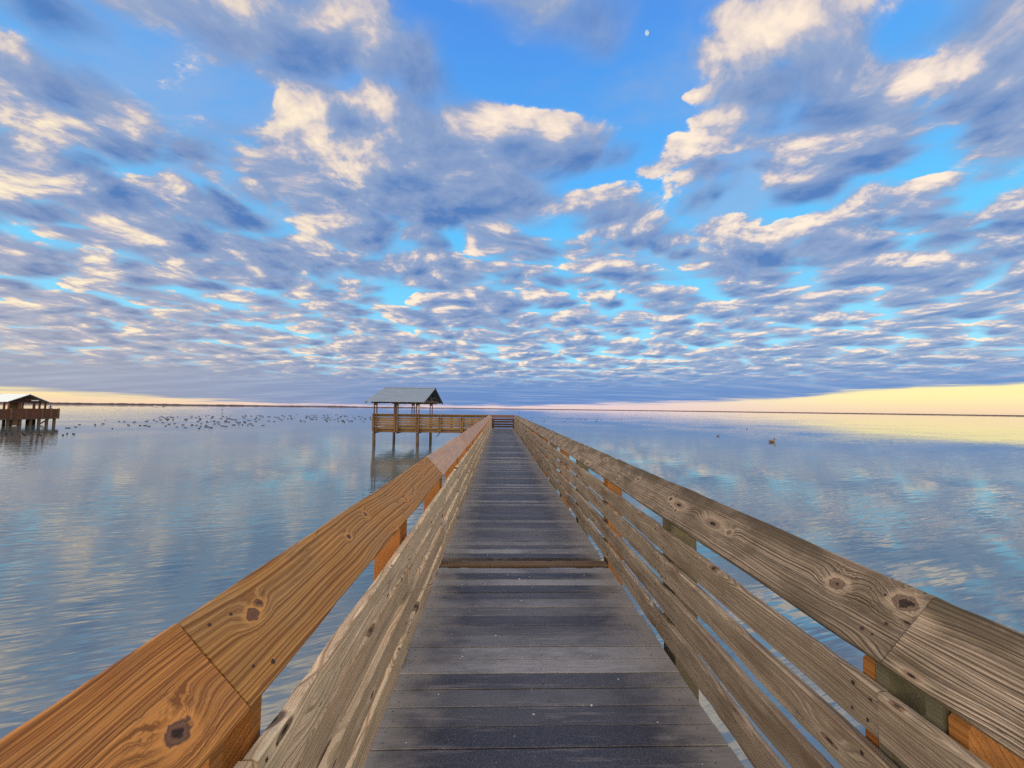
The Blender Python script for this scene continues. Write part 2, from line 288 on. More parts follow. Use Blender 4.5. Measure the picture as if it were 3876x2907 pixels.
    c=g.mix(hole,c,(.012,.008,.006,1.))
    for dd,hol in hs:
        c=g.mix(g.mul(g.mr(dd,1.15,1.9,.6,0.),1.),c,tuple(min(1,t*1.25) for t in light[:3])+(1.,))
        kr=g.mr(g.m('SINE',g.mul(dd,13.)),-1.,1.,.9,1.35)
        c=g.mix(g.mr(dd,.88,1.05,1.,0.),c,g.v('SCALE',tuple(t*1.9 for t in knotc),scale=kr))
        c=g.mix(g.mr(dd,hol*.8,hol*.8+.2,.9,0.),c,(.008,.006,.005,1.))
    # drying checks along the grain
    ck=g.noise(g.comb(g.mul(u,60.),g.mul(v,1.3),0.),1.,2.,.5,dim='2D')
    check=g.mul(g.mr(g.m('ABSOLUTE',g.sub(ck,.5)),.0,.014,1.,0.),g.mr(broad,.50,.60))
    c=g.mix(g.mul(check,.8),c,(.03,.022,.016,1.))
    c=g.mix(g.mr(rnd,0.,1.,0.,.34),c,dark)
    g.put(b.inputs['Base Color'],c)
    g.put(b.inputs['Roughness'],g.mr(fine,.3,.7,rough-.08,rough+.12))
    b.inputs['Specular IOR Level'].default_value=.3
    h=g.sub(g.mad(lines,-.6,g.mul(g.add(fine,fib),.4)),g.add(check,g.mul(hole,2.)))
    bp=g.n('ShaderNodeBump');bp.inputs['Strength'].default_value=bump;bp.inputs['Distance'].default_value=.004
    g.put(bp.inputs['Height'],h);g.nt.links.new(bp.outputs[0],b.inputs['Normal'])
    return m
def plain(name,c,rough=.6,metal=0.,var=.25,scale=8.,dark=None,spec=.4):
    m,g,b=new_mat(name)
    co=g.n('ShaderNodeTexCoord').outputs['Object']
    n=g.noise(co,scale,4.,.6)
    dk=dark or tuple(t*.5 for t in c)
    g.put(b.inputs['Base Color'],g.mix(g.mul(g.mr(n,.35,.7),var*2),tuple(c)+(1.,),tuple(dk)+(1.,)))
    b.inputs['Roughness'].default_value=rough;b.inputs['Metallic'].default_value=metal;b.inputs['Specular IOR Level'].default_value=spec
    return m
def deck_mat():
    m,g,b=new_mat('deck_boards')
    co=g.n('ShaderNodeTexCoord').outputs['Object'];x,y,z=g.xyz(co)
    rnd=g.n('ShaderNodeNewGeometry').outputs['Random Per Island']
    sh=g.comb(g.mul(x,1.),g.mul(y,1.),g.mul(rnd,40.))
    tone=g.ramp(rnd,[(0,(.017,.022,.032)),(.30,(.028,.035,.050)),(.55,(.054,.064,.079)),(.75,(.105,.119,.134)),(1,(.235,.26,.275))])
    grain=g.noise(g.comb(g.mul(x,7.),g.mul(y,170.),g.mul(rnd,40.)),1.,3.,.6)
    c=g.mix(g.mr(grain,.3,.7,0.,.5),tone,(.035,.036,.045,1.))
    blot=g.noise(g.comb(g.mul(x,.8),g.mul(y,1.6),3.),2.0,5.,.62)
    c=g.mix(g.mr(blot,.46,.64,0.,.6),c,(.019,.023,.040,1.))
    scuff=g.noise(g.comb(g.mul(x,2.2),g.mul(y,26.),g.mul(rnd,20.)),1.,4.,.68)
    c=g.mix(g.mr(scuff,.55,.72,0.,.45),c,(.20,.20,.205,1.))
    grit=g.noise(co,210.,2.,.7)
    c=g.mix(g.mr(grit,.54,.72,0.,.5),c,(.22,.22,.22,1.));c=g.mix(g.mr(grit,.46,.30,0.,.55),c,(.010,.010,.014,1.))
    # trodden dark centre, pale sandy margins
    ed=g.m('ABSOLUTE',g.sub(x,.28))
    en=g.noise(g.comb(g.mul(x,2.),g.mul(y,4.),0.),2.,4.,.6)
    edge=g.mr(g.mad(g.sub(en,.5),.55,ed),.52,.95,0.,.75,'SMOOTHSTEP')
    c=g.mix(edge,c,g.mix(grain,(.17,.170,.155,1.),(.28,.28,.265,1.)))
    sp=g.n('ShaderNodeTexVoronoi',voronoi_dimensions='2D');g.put(sp.inputs['Vector'],co);sp.inputs['Scale'].default_value=9.
    scx=g.xyz(sp.outputs['Color'])
    spot=g.mul(g.mr(sp.outputs['Distance'],g.mr(scx[1],0.,1.,.012,.05),g.mr(scx[1],0.,1.,.03,.075),1.,0.),g.mr(scx[0],.90,.92))
    c=g.mix(g.mul(spot,.8),c,(.55,.55,.52,1.))
    g.put(b.inputs['Base Color'],c)
    g.put(b.inputs['Roughness'],g.mr(g.add(grain,g.mul(rnd,.4)),.3,1.,.42,.68))
    b.inputs['Specular IOR Level'].default_value=.40
    bp=g.n('ShaderNodeBump');bp.inputs['Strength'].default_value=.3;bp.inputs['Distance'].default_value=.003
    g.put(bp.inputs['Height'],g.add(grain,g.mul(g.noise(co,60.,3.),.5)));g.nt.links.new(bp.outputs[0],b.inputs['Normal'])
    return m
def water_mat():
    m,g,b=new_mat('bay_water')
    co=g.n('ShaderNodeTexCoord').outputs['Object'];x,y,z=g.xyz(co)
    r=g.map(co,rot=(0,0,math.radians(24)))
    wv=g.noise(g.comb(x,y,0.),.07,2.,.5,dim='2D')                # calm and ruffled patches
    def rip(sx,sy,det,ro,a):
        q=g.map(g.comb(x,y,0.),rot=(0,0,math.radians(-a)))
        return g.noise(g.map(q,scale=(sx,sy,1)),1.,det,ro,.25,dim='2D')
    h=g.mul(rip(.22,.9,1.,.45,22),.020)
    h=g.mad(rip(.75,4.2,1.,.45,15),.0125,h)
    h=g.mad(rip(1.7,9.5,1.,.5,20),.0034,h)
    h=g.mul(h,g.mr(wv,.36,.64,.35,1.55))
    bp=g.n('ShaderNodeBump');bp.inputs['Strength'].default_value=1.;bp.inputs['Distance'].default_value=WAVE
    g.put(bp.inputs['Height'],h)
    g.nt.links.new(bp.outputs[0],b.inputs['Normal'])
    murk=g.noise(g.comb(x,y,0.),.15,3.,.55,dim='2D')
    g.put(b.inputs['Base Color'],g.mix(g.mr(murk,.35,.65),(.055,.108,.122,1.),(.095,.125,.120,1.)))
    b.inputs['Roughness'].default_value=.014;b.inputs['IOR'].default_value=3.1;b.inputs['Specular IOR Level'].default_value=.5
    return m
random.seed(7)
C=bpy.context.scene.collection
class MB:
    """collects shapes into one mesh"""
    def __init__(s): s.v=[];s.f=[];s.m=[]
    def quadbox(s,pts,mi=0):
        n=len(s.v);s.v+=[tuple(p) for p in pts]
        for f in ((0,3,2,1),(4,5,6,7),(0,1,5,4),(1,2,6,5),(2,3,7,6),(3,0,4,7)): s.f.append([n+i for i in f]);s.m.append(mi)
    def box(s,x0,x1,y0,y1,z0,z1,mi=0):
        s.quadbox([(x0,y0,z0),(x1,y0,z0),(x1,y1,z0),(x0,y1,z0),(x0,y0,z1),(x1,y0,z1),(x1,y1,z1),(x0,y1,z1)],mi)
    def bar(s,a,b,w,h,mi=0):
        a=Vector(a);b=Vector(b);d=(b-a).normalized();up=Vector((0,0,1))
        if abs(d.z)>.95: up=Vector((0,1,0))
        r=d.cross(up).normalized()*w/2;u=r.cross(d).normalized()*h/2
        s.quadbox([a-r-u,a+r-u,b+r-u,b-r-u,a-r+u,a+r+u,b+r+u,b-r+u],mi)
    def prism(s,prof,y0,y1,mi=0):
        n=len(s.v);k=len(prof)
        s.v+=[(p[0],y0,p[1]) for p in prof]+[(p[0],y1,p[1]) for p in prof]
        s.f.append([n+i for i in range(k)][::-1]);s.m.append(mi)
        s.f.append([n+k+i for i in range(k)]);s.m.append(mi)
        for i in range(k):
            j=(i+1)%k;s.f.append([n+i,n+j,n+k+j,n+k+i]);s.m.append(mi)
    def tube(s,pts,rad,n=10,mi=0):
        b=len(s.v)
        for i,p in enumerate(pts):
            p=Vector(p);q=Vector(pts[min(i+1,len(pts)-1)])-Vector(pts[max(i-1,0)]);q.normalize()
            a=Vector((1,0,0)) if abs(q.x)<.9 else Vector((0,1,0));a=(a-q*a.dot(q)).normalized();c=q.cross(a)
            r=rad[i] if isinstance(rad,(list,tuple)) else rad
            for k in range(n):
                t=2*math.pi*k/n;s.v.append(tuple(p+a*(r*math.cos(t))+c*(r*math.sin(t))))
        for i in range(len(pts)-1):
            for k in range(n):
                j=(k+1)%n;s.f.append([b+i*n+k,b+i*n+j,b+(i+1)*n+j,b+(i+1)*n+k]);s.m.append(mi)
        s.f.append([b+k for k in range(n)][::-1]);s.m.append(mi)
        e=b+(len(pts)-1)*n;s.f.append([e+k for k in range(n)]);s.m.append(mi)
    def disc(s,c,ax,ay,r,n=8,mi=1):
        b=len(s.v);c=Vector(c);ax=Vector(ax);ay=Vector(ay)
        for k in range(n):
            t=2*math.pi*k/n;s.v.append(tuple(c+ax*(r*math.cos(t))+ay*(r*math.sin(t))))
        s.f.append([b+k for k in range(n)]);s.m.append(mi)
    def mesh(s,name,mats,smooth=False):
        me=bpy.data.meshes.new(name);me.from_pydata(s.v,[],s.f)
        for m in mats: me.materials.append(m)
        me.polygons.foreach_set('material_index',[min(i,len(mats)-1) for i in s.m])
        if smooth: me.polygons.foreach_set('use_smooth',[True]*len(me.polygons))
        me.update();return me
def obj(name,me,parent=None,mat=None):
    o=bpy.data.objects.new(name,me);C.objects.link(o);o.parent=parent
    if mat is not None: o.matrix_local=mat
    return o
def tag(o,label,cat=None,group=None,kind=None):
    o['label']=label
    if cat: o['category']=cat
    if group: o['group']=group
    if kind: o['kind']=kind
    return o
def thing(name,label,cat,loc=(0,0,0),rz=0,group=None):
    o=bpy.data.objects.new(name,None);C.objects.link(o);o.location=loc;o.rotation_euler=(0,0,rz);o.empty_display_size=.2
    return tag(o,label,cat,group)
def copy_tree(o,parent=None):
    c=o.copy();C.objects.link(c);c.parent=parent
    for ch in list(o.children): copy_tree(ch,c)
    return c
def frame(loc,ax,ay,az):
    return Matrix(((ax[0],ay[0],az[0],loc[0]),(ax[1],ay[1],az[1],loc[1]),(ax[2],ay[2],az[2],loc[2]),(0,0,0,1)))

# ---------------------------------------------------------------- materials
M={}
M['cap_orange']=wood('fresh_orange_pine',(.46,.215,.052,1),(.115,.040,.008,1),(.17,.050,.012,1),.6,line=.8,freq=105,knots=.15,tint=(.38,.20,.065,1),big=((-.056,.155,.025,.28),(.03,.62,.014,.2)),bump=.35,rough=.62)
M['cap_gold']=wood('golden_pine',(.50,.275,.075,1),(.125,.050,.008,1),(.27,.14,.045,1),.35,line=.88,freq=62,knots=.12,tint=(.43,.27,.10,1),big=((.05,3.217,.015,.55),(.035,3.26,.020,.0),(.025,2.51,.014,.4),(.06,2.2,.016,.0),(-.04,1.5,.014,.3),(.02,.7,.016,.4)),bump=.3,rough=.64)
M['cap_mauve']=wood('faded_brown_pine',(.46,.325,.225,1),(.21,.13,.08,1),(.28,.205,.16,1),.45,line=.55,freq=80,knots=.40,tint=(.36,.29,.25,1),rough=.7)
M['cap_knotty']=wood('knotty_grey_pine',(.42,.345,.245,1),(.042,.033,.021,1),(.064,.053,.033,1),.6,line=.88,freq=95,knots=.2,knotc=(.085,.062,.044),edge=.85,tint=(.23,.185,.12,1),bump=.8,rough=.8,big=((.024,.29,.026,.05),(.072,.055,.030,.55),(-.002,1.0,.017,.0),(.012,1.79,.019,.5),(-.05,1.62,.012,.4),(.03,2.55,.022,.3),(-.06,3.0,.016,.5)))
M['cap_grey']=wood('mildewed_grey_pine',(.42,.345,.245,1),(.042,.033,.021,1),(.064,.053,.033,1),.85,line=.88,freq=95,knots=.50,knotc=(.085,.058,.036),edge=.85,tint=(.22,.18,.115,1),bump=.8,rough=.8)
M['slat_grey']=wood('weathered_slat_wood',(.42,.36,.265,1),(.10,.073,.047,1),(.115,.066,.036,1),.85,line=.65,freq=90,knots=.34,knotc=(.075,.045,.028),tint=(.30,.255,.185,1),bump=.5,rough=.82)
M['slat_pale']=wood('pale_green_slat_wood',(.76,.63,.43,1),(.22,.14,.075,1),(.47,.44,.29,1),.55,line=.78,freq=80,knots=.62,knotc=(.04,.025,.016),tint=(.56,.50,.33,1),bump=.4,rough=.8)
M['post_orange']=wood('fresh_orange_post_wood',(.35,.160,.040,1),(.16,.058,.014,1),(.20,.05,.015,1),.5,line=.7,freq=120,knots=.12,rough=.6)
M['post_grey']=wood('old_green_grey_post_wood',(.17,.165,.105,1),(.07,.06,.04,1),(.06,.07,.04,1),.7,line=.5,freq=110,knots=.2,rough=.85)
M['slat_tan']=wood('tan_rail_wood',(.215,.150,.068,1),(.085,.05,.02,1),(.08,.05,.024,1),.7,line=.5,freq=70,knots=.3,island=False,rough=.8)  # tan timber of the platform rail and the far screen
M['pile']=wood('wet_dark_pile_wood',(.085,.062,.038,1),(.036,.024,.015,1),(.055,.05,.03,1),.7,line=.4,freq=60,knots=.2,rough=.7)
M['beam']=wood('dark_beam_wood',(.13,.085,.05,1),(.06,.035,.02,1),(.06,.04,.03,1),.6,line=.4,freq=70,knots=.2)
M['red_wood']=wood('dark_red_stained_boards',(.125,.058,.038,1),(.065,.028,.018,1),(.12,.06,.04,1),.6,line=.4,freq=20,knots=.1)
M['end_brown']=wood('brown_end_rail_wood',(.12,.066,.038,1),(.06,.03,.018,1),(.06,.036,.024,1),.5,line=.5,freq=80,knots=.3)
M['gate_dark']=wood('dark_gate_slats',(.055,.028,.020,1),(.03,.016,.012,1),(.03,.018,.014,1),.5,line=.4,freq=60,knots=.1)
M['nail']=plain('rusty_nail_heads',(.030,.017,.012),.6,0.,.3,90.)
M['deck']=deck_mat()
M['strip']=wood('brown_cross_board',(.125,.092,.060,1),(.050,.034,.022,1),(.09,.06,.035,1),.7,line=.5,freq=120,knots=.3)
M['water']=water_mat()
M['metal']=plain('galvanised_roofing',(.165,.225,.29),.75,0.,.25,1.3,(.12,.165,.215),spec=.15)
M['pale_metal']=plain('pale_roofing',(.52,.64,.68),.8,0.,.15,1.2,(.44,.55,.58),spec=.1)
M['white']=plain('white_paint',(.75,.76,.74),.5,0.,.1,5.)
M['hull']=plain('faded_white_hull',(.36,.36,.36),.6,0.,.1,2.)
M['bird']=plain('dark_plumage',(.022,.020,.026),.7,0.,.3,12.,spec=.2)
M['brown_bird']=plain('brown_plumage',(.11,.060,.042),.75,0.,.4,14.,(.045,.028,.022),spec=.2)
M['wing']=plain('pale_wing_plumage',(.30,.21,.16),.75,0.,.4,20.,(.12,.08,.06),spec=.2)
M['bill']=plain('yellow_brown_bill',(.16,.13,.035),.6,0.,.3,20.)
M['land']=plain('far_dark_shore',(.085,.066,.078),.9,0.,.4,.02,(.055,.046,.052),spec=.1)

# ---------------------------------------------------------------- boards
def board(name,w,L,t,mat,seed,nails=(),nseg=36,wob=.0022,nick=.004,across=6):
    r=random.Random(seed);b=MB();ch=.005
    ph=[r.uniform(0,6.28) for _ in range(6)];rows=[]
    for i in range(nseg+1):
        y=L*i/nseg
        e=[wob*(math.sin(y*2.3+ph[k])+.6*math.sin(y*7.1+ph[k]*2))+(r.random()**5)*nick*r.choice((-1,.3)) for k in range(4)]
        cup=.0016*math.sin(y*1.7+ph[4])
        x0=-w/2-e[0];x1=w/2+e[1]
        pr=[(x0,-t+ch),(x0,-ch)]
        for k in range(across+1):
            u=k/across;pr.append((x0+ch+(x1-x0-2*ch)*u,cup*(1-(2*u-1)**2)+e[2]*.25*math.sin(u*9+ph[5])))
        pr+=[(x1,-ch),(x1,-t+ch),(x1-ch,-t),(x0+ch,-t)]
        yy=y+(r.uniform(-.002,.002) if i in(0,nseg) else 0)
        rows.append([(p[0],yy,p[1]) for p in pr])
    k=len(rows[0])
    for row in rows: b.v+=row
    for i in range(nseg):
        for j in range(k):
            q=(j+1)%k;b.f.append([i*k+j,(i+1)*k+j,(i+1)*k+q,i*k+q]);b.m.append(0)
    b.f.append(list(range(k)));b.m.append(0)
    b.f.append([nseg*k+j for j in range(k)][::-1]);b.m.append(0)
    for (x,y) in nails: b.disc((x,y,.0032),(1,0,0),(0,1,0),r.uniform(.0042,.006)*r.uniform(.9,1.3))
    return b.mesh(name,[mat,M['nail']])
BAY=1.73;CAPL=2*BAY
def capnails(seed,w=.28):
    r=random.Random(seed);o=[]
    for y in (.06,.11,BAY-.03,BAY+.03,CAPL-.08,CAPL-.13):
        for x in (-.09,-.02,.07):
            if r.random()<.75: o.append((x+r.uniform(-.02,.02),y+r.uniform(-.02,.02)))
    return o
def slatnails(seed):
    r=random.Random(seed);o=[]
    for y in (.03,.09,BAY-.08,BAY+.06,CAPL-.04,CAPL-.10):
        for x in (-.045,.045): o.append((x+r.uniform(-.01,.01),y+r.uniform(-.008,.008)))
    return o
_cache={}
def cap_mesh(mat,var):
    k=('cap',mat,var)
    if k not in _cache: _cache[k]=board('cap_board',.281,CAPL-.007,.038,M[mat],300+var*7+len(mat),capnails(var),44,.0025,.007 if mat=='cap_grey' else .003)
    return _cache[k]
def slat_mesh(mat,var):
    k=('slat',mat,var)
    if k not in _cache: _cache[k]=board('rail_board',.157,CAPL-.010,.040,M[mat],500+var*5,slatnails(var),40,.0045,.012,4)
    return _cache[k]
def post_mesh(mat,far,z0,dz,dx):
    k=('post',mat,z0,dz,dx)
    if k in _cache: return _cache[k]
    b=MB()
    def under(x): return .910+dz+(x-dx)*1.081-.060
    for (a,c,mi) in ((-.10,-.055,0),(.055,.10,0)):
        x0,x1=.044,.205
        lip=dx+.028;cz_=.910+dz
        top=[(x1,under(x1)),(lip,under(lip)+.004),(x0,cz_-(x0-dx)*.92-.004)] if lip>x0 else [(x1,under(x1)),(x0,under(x0)+.004)]
        b.prism([(x0,z0),(x1,z0)]+top,a,c,mi)
    x0,x1=.050,.19
    b.prism([(x0,z0+.02),(x1,z0+.02),(x1,.70),(x0,.70)],-.0545,.0545,1)
    _cache[k]=b.mesh('post',[M[mat],M['post_grey' if mat=='post_grey' else 'beam']])
    return _cache[k]
def railing(label,loc,rz,y0,y1,joint0,post0,capmats,slatmats,postmats,dz=0.,dx=0.,z0=-.32,rows=((.8265,.668),(.622,.463),(.413,.254),(.203,.038)),off=0.,name='railing',postdx=0.):
    """fence along local y, walkway on the -x side; joint0/post0 = local y of one cap joint / one post"""
    t=thing(name,label,'railing',loc,rz)
    ca=(.679,0,.734);cz=(-.734,0,.679);n=0
    ys=joint0+math.floor((y0-joint0)/CAPL)*CAPL;i=0
    rr=random.Random(label)
    def clip(me,start):
        """board shortened where the fence begins or ends"""
        a=max(start,y0);b=min(start+CAPL,y1)
        return a,b
    y=ys
    while y<y1-.05:
        a,b=clip(None,y)
        if b-a>.15:
            cm=capmats(a,n);me=cap_mesh(cm,n%5)
            if b-a<CAPL-.02: me=board('cap_board',.281,b-a-.006,.038,M[cm],900+n,[],30)
            mid=(dx+.095,a+.0035,1.013+dz)
            o=obj('cap_board',me,t,frame((mid[0]+rr.uniform(-.003,.003),mid[1],mid[2]+rr.uniform(-.003,.003)),ca,(0,1,0),cz)@Matrix.Rotation(rr.uniform(-.0012,.0012),4,'X'))
            n+=1
        y+=CAPL
    for k,(zt,zb) in enumerate(rows):
        y=ys+(BAY*(k%2==1))-CAPL*(k%2==1)
        j=0
        while y<y1-.05:
            a,b=clip(None,y)
            if b-a>.15:
                sm=slatmats(a,k);me=slat_mesh(sm,(j*2+k*3)%6)
                if b-a<CAPL-.02: me=board('rail_board',.157,b-a-.006,.040,M[sm],700+j*9+k,[],30,.004,.01,4)
                obj('rail_board',me,t,frame((rr.uniform(-.008,.004)+(.004 if k%2 else -.003),a+.005,(zt+zb)/2+rr.uniform(-.005,.005)),(0,0,1),(0,1,0),(-1,0,0))@Matrix.Rotation(rr.uniform(-.0012,.0012),4,'Z'))
            j+=1;y+=CAPL
    y=post0+math.ceil((y0-post0)/BAY)*BAY;k=0
    while y<y1+.01:
        obj('post',post_mesh(postmats(y,k),False,z0,dz,dx),t,Matrix.Translation((postdx,y,0)))
        k+=1;y+=BAY
    return t
END=31.9
# the walkway
bw=thing('boardwalk','long straight walkway of grey planks leading out over the water','pier',(0,0,0))
d=MB();rd=random.Random(3);pitch=.142;k=0;y=-1.3
while y<33.55:
    x0=-.665+rd.uniform(-.006,.006);x1=1.198+rd.uniform(-.014,.008)
    if not 4.44<y+pitch/2<4.62:
        ya,yb=y+.0035,y+pitch-.0035;zz=rd.uniform(-.003,.003);ti=rd.uniform(-.0016,.0016);c=.0018;n=len(d.v)
        prof=[(ya,-.035),(ya,-c+zz-ti),(ya+c,zz-ti),((ya+yb)/2,zz+rd.uniform(-.0008,.0012)),(yb-c,zz+ti),(yb,-c+zz+ti),(yb,-.035)]
        xs=[x0+(x1-x0)*q/5 for q in range(6)];kk=len(prof);bow=rd.uniform(-.0015,.0015)
        for qi,xx in enumerate(xs): d.v+=[(xx,p[0],p[1]+bow*math.sin(qi/5*3.14)) for p in prof]
        for q in range(5):
            for p in range(kk):
                e=(p+1)%kk;d.f.append([n+q*kk+p,n+q*kk+e,n+(q+1)*kk+e,n+(q+1)*kk+p]);d.m.append(0)
        d.f.append([n+p for p in range(kk)][::-1]);d.m.append(0);d.f.append([n+5*kk+p for p in range(kk)]);d.m.append(0)
    k+=1;y+=pitch
dk=obj('deck',d.mesh('deck',[M['deck']]),bw)
s=MB();y=-1.3
while y<14.:
    for x in (-.56,.30,1.07):
        for q in (.035,.105): s.disc((x+rd.uniform(-.012,.012),y+q,.0058),(1,0,0),(0,1,0),.0036,6,0)
    y+=pitch
so=obj('nail_heads',s.mesh('nail_heads',[M['nail']]),dk);so['kind']='stuff'
ts=obj('cross_board',board('cross_board',.118,1.85,.035,M['strip'],77,[(.02,.1),(-.02,1.7),(0,.9)],24,.002,.004,4),bw,frame((-.645,4.517,.001),(0,-1,0),(1,0,0),(0,0,1)))
ts['label']='brown timber laid across the grey planks'
for x in (-.50,.27,1.02):
    b=MB();b.box(-.03,.03,-1.3,33.4,-.30,-.037);obj('stringer',b.mesh('stringer',[M['beam']]),bw,Matrix.Translation((x,0,0)))
pm=MB();pm.tube([(0,0,-3.2),(0,0,-1.0),(0,0,-.30)],[.125,.12,.11],12);pme=pm.mesh('pile',[M['pile']],True)
bm=MB();bm.box(-.72,1.30,-.06,.06,-.52,-.302);bme=bm.mesh('cross_beam',[M['beam']])
y=1.21
while y<33:
    obj('cross_beam',bme,bw,Matrix.Translation((0,y,0)))
    for x in (-.42,.95): obj('pile',pme,bw,Matrix.Translation((x,y+.19,0)))
    y+=2*BAY
# railings of the walkway
def rcap(y,n): return 'cap_knotty' if abs(y-1.279)<.1 else 'cap_grey'
def rpost(y,k): return 'post_orange' if k%2==1 else 'post_grey'
right=railing('mildewed grey plank railing along the right edge of the walkway',(1.206,0,0),0,-.6,33.3,1.279,1.235,rcap,lambda y,k:'slat_grey',lambda y,k:'post_orange' if k in(3,5,7,9) else 'post_grey',dx=.009)
# new timbers bolted either side of the old post nearest the camera
b=MB()
for (a,c) in ((-.160,-.112),(.105,.150)): b.prism([(.046,-.3),(.235,-.3),(.235,1.066),(.046,.862)],a,c)
obj('post',b.mesh('post',[M['post_orange']]),right,Matrix.Translation((0,1.235,0)))['label']='new orange timbers beside the old grey post'
def lcap(y,n):
    w=END-y-CAPL   # world y of the near end
    return 'cap_orange' if w<.5 else('cap_gold' if w<4 else 'cap_mauve')
left=railing('orange brown plank railing along the left edge of the walkway',(-.598,END,0),math.pi,0.,END+.6,END-1.062,END-1.07,lcap,lambda y,k:'slat_pale',lambda y,k:'post_orange',dz=.0385,dx=.012)
front=railing('outer railing of the covered platform beyond the left rail',(-10.02,32.06,0),-math.pi/2,0.,9.35,1.8,.12,lambda y,n:'slat_tan',lambda y,k:'slat_tan',lambda y,k:'slat_tan',dz=.02,rows=((.86,.71),(.68,.53),(.50,.345),(.315,.15),(.115,-.10)),z0=-.24)
endr=railing('far end railing that closes off the walkway',(1.30,33.45,0),math.pi/2,0.,7.4,1.9,.10,lambda y,n:'end_brown',lambda y,k:'gate_dark',lambda y,k:'post_orange' if k==0 else 'beam',rows=((.80,.69),(.60,.49),(.40,.29),(.20,.09)),z0=-.2)

# ---------------------------------------------------------------- covered platform beyond the walkway
cp=thing('covered_platform','open shelter with a grey corrugated metal roof on piles','pavilion',(-8.15,32.2,0))
def pl(x,y,z=0): return Matrix.Translation((x+8.15,y-32.2,z))
b=MB();yy=32.12
while yy<38.4:
    xa,xb=(-9.98,-.70) if yy<33.4 else (-9.98,-6.30)
    b.box(xa+8.15,xb+8.15,yy-32.2,yy+.136-32.2,-.04,-.002);yy+=.142
obj('deck',b.mesh('platform_deck',[M['deck']]),cp)
b=MB();b.bar((0,0,0),(0,6.6,0),.09,.24);yb=b.mesh('beam',[M['beam']])
for x in (-9.86,-8.1,-6.42): obj('beam',yb,cp,pl(x,31.98,-.30))
b=MB();b.box(0,9.3,-.03,.03,-.14,.14);xb_=b.mesh('edge_joist',[M['beam']])
obj('edge_joist',xb_,cp,pl(-10.0,32.16,-.19))
pl2=MB();pl2.tube([(0,0,-3.2),(.02,0,-1.2),(0,0,-.36)],[.135,.125,.12],12);pm2=pl2.mesh('pile',[M['pile']],True)
for (x,y) in ((-9.86,32.0),(-6.46,32.0),(-9.84,37.9),(-6.44,37.9),(-3.0,32.9)): obj('pile',pm2,cp,pl(x,y))
def rp(h,z0):
    b=MB()
    for dx_ in (-.135,.065): b.box(dx_,dx_+.07,-.055,.055,z0,h)
    b.box(-.075,.075,-.05,.05,h-.25,h-.03);return b.mesh('roof_post',[M['beam']])
rpm=rp(2.05,-.3);rpb=rp(2.05,0.)
for x in (-9.75,-8.10,-6.46): obj('roof_post',rpm,cp,pl(x,31.86))
dpm=rpb.copy();dpm.materials[0]=M['beam']
for x in (-9.78,-8.13,-6.44): obj('roof_post',dpm,cp,pl(x,38.0))
# corrugated gable roof, ridge along x
X0,X1=-10.28,-5.78;YF,YR,YB=30.85,36.15,41.3;ZE,ZR=2.07,3.42
def slope_mesh(ya,yb,za,zb):
    b=MB();nn=int((X1-X0)/.03);rows=((ya,za),((ya+yb)/2,(za+zb)/2),(yb,zb));k=len(rows)
    for i in range(nn+1):
        x=X0+(X1-X0)*i/nn;h=.013*math.sin(i*.03/.18*2*math.pi)
        for th in (0,-.012):
            for (q,zq) in rows: b.v.append((x+8.15,q-32.2,zq+h+th))
    w=2*k
    for i in range(nn):
        for r in range(k-1):
            a=i*w+r;e=(i+1)*w+r;b.f.append([a,e,e+1,a+1]);b.m.append(0)
            a=i*w+k+r;e=(i+1)*w+k+r;b.f.append([a,a+1,e+1,e]);b.m.append(0)
        for r in (0,k-1):
            a=i*w+r;e=(i+1)*w+r;b.f.append([a,a+k,e+k,e]);b.m.append(0)
    return b
b=slope_mesh(YF,YR,ZE,ZR);b2=slope_mesh(YB,YR,ZE,ZR);n=len(b.v);b.v+=b2.v;b.f+=[[i+n for i in f] for f in b2.f];b.m+=b2.m
roof=obj('roof',b.mesh('roof',[M['metal']],False),cp)
b=MB()
for s_ in (-1,1):
    b.quadbox([(X0+8.15,YR-32.2,ZR+.018),(X1+8.15,YR-32.2,ZR+.018),(X1+8.15,YR-32.2+s_*.30,ZR-.055),(X0+8.15,YR-32.2+s_*.30,ZR-.055),(X0+8.15,YR-32.2,ZR+.028),(X1+8.15,YR-32.2,ZR+.028),(X1+8.15,YR-32.2+s_*.30,ZR-.045),(X0+8.15,YR-32.2+s_*.30,ZR-.045)])
obj('ridge_cap',b.mesh('ridge_cap',[M['metal']]),roof)
b=MB();b.bar((0,YF-32.2+.02,ZE-.075),(0,YR-32.2,ZR-.075),.05,.10);b.bar((0,YB-32.2-.02,ZE-.075),(0,YR-32.2,ZR-.075),.05,.10);raf=b.mesh('rafter',[M['beam']])
for i in range(8): obj('rafter',raf,roof,Matrix.Translation((X0+.06+(X1-X0-.12)*i/7+8.15,0,0)))
b=MB();b.box(0,X1-X0-.3,-.06,.06,-.11,.11);hd=b.mesh('header_beam',[M['beam']])
for y in (31.98,38.0): obj('header_beam',hd,cp,pl(X0+.15,y,2.07))
b=MB();b.bar((0,YF+1.0-32.2,ZE+.1),(0,YB-1.0-32.2,ZE+.1),.06,.17);b.bar((0,YR-32.2-1.9,ZR-.62),(0,YR-32.2+.4,ZE+.15),.05,.13);b.bar((0,YR-32.2,ZR-.1),(0,YR-32.2,ZR-.5),.05,.13);b.bar((0,YR-32.2+.6,ZE+.45),(0,YR-32.2+3.2,ZE+.45),.05,.09)
gt=b.mesh('gable_truss',[M['beam']])
for x in (X1-.32,X0+.32): obj('gable_truss',gt,cp,Matrix.Translation((x+8.15,0,0)))
b=MB();b.bar((0,0,0),(.25,0,.28),.05,.09);obj('brace',b.mesh('brace',[M['beam']]),cp,pl(-4.95,32.0,-.62))
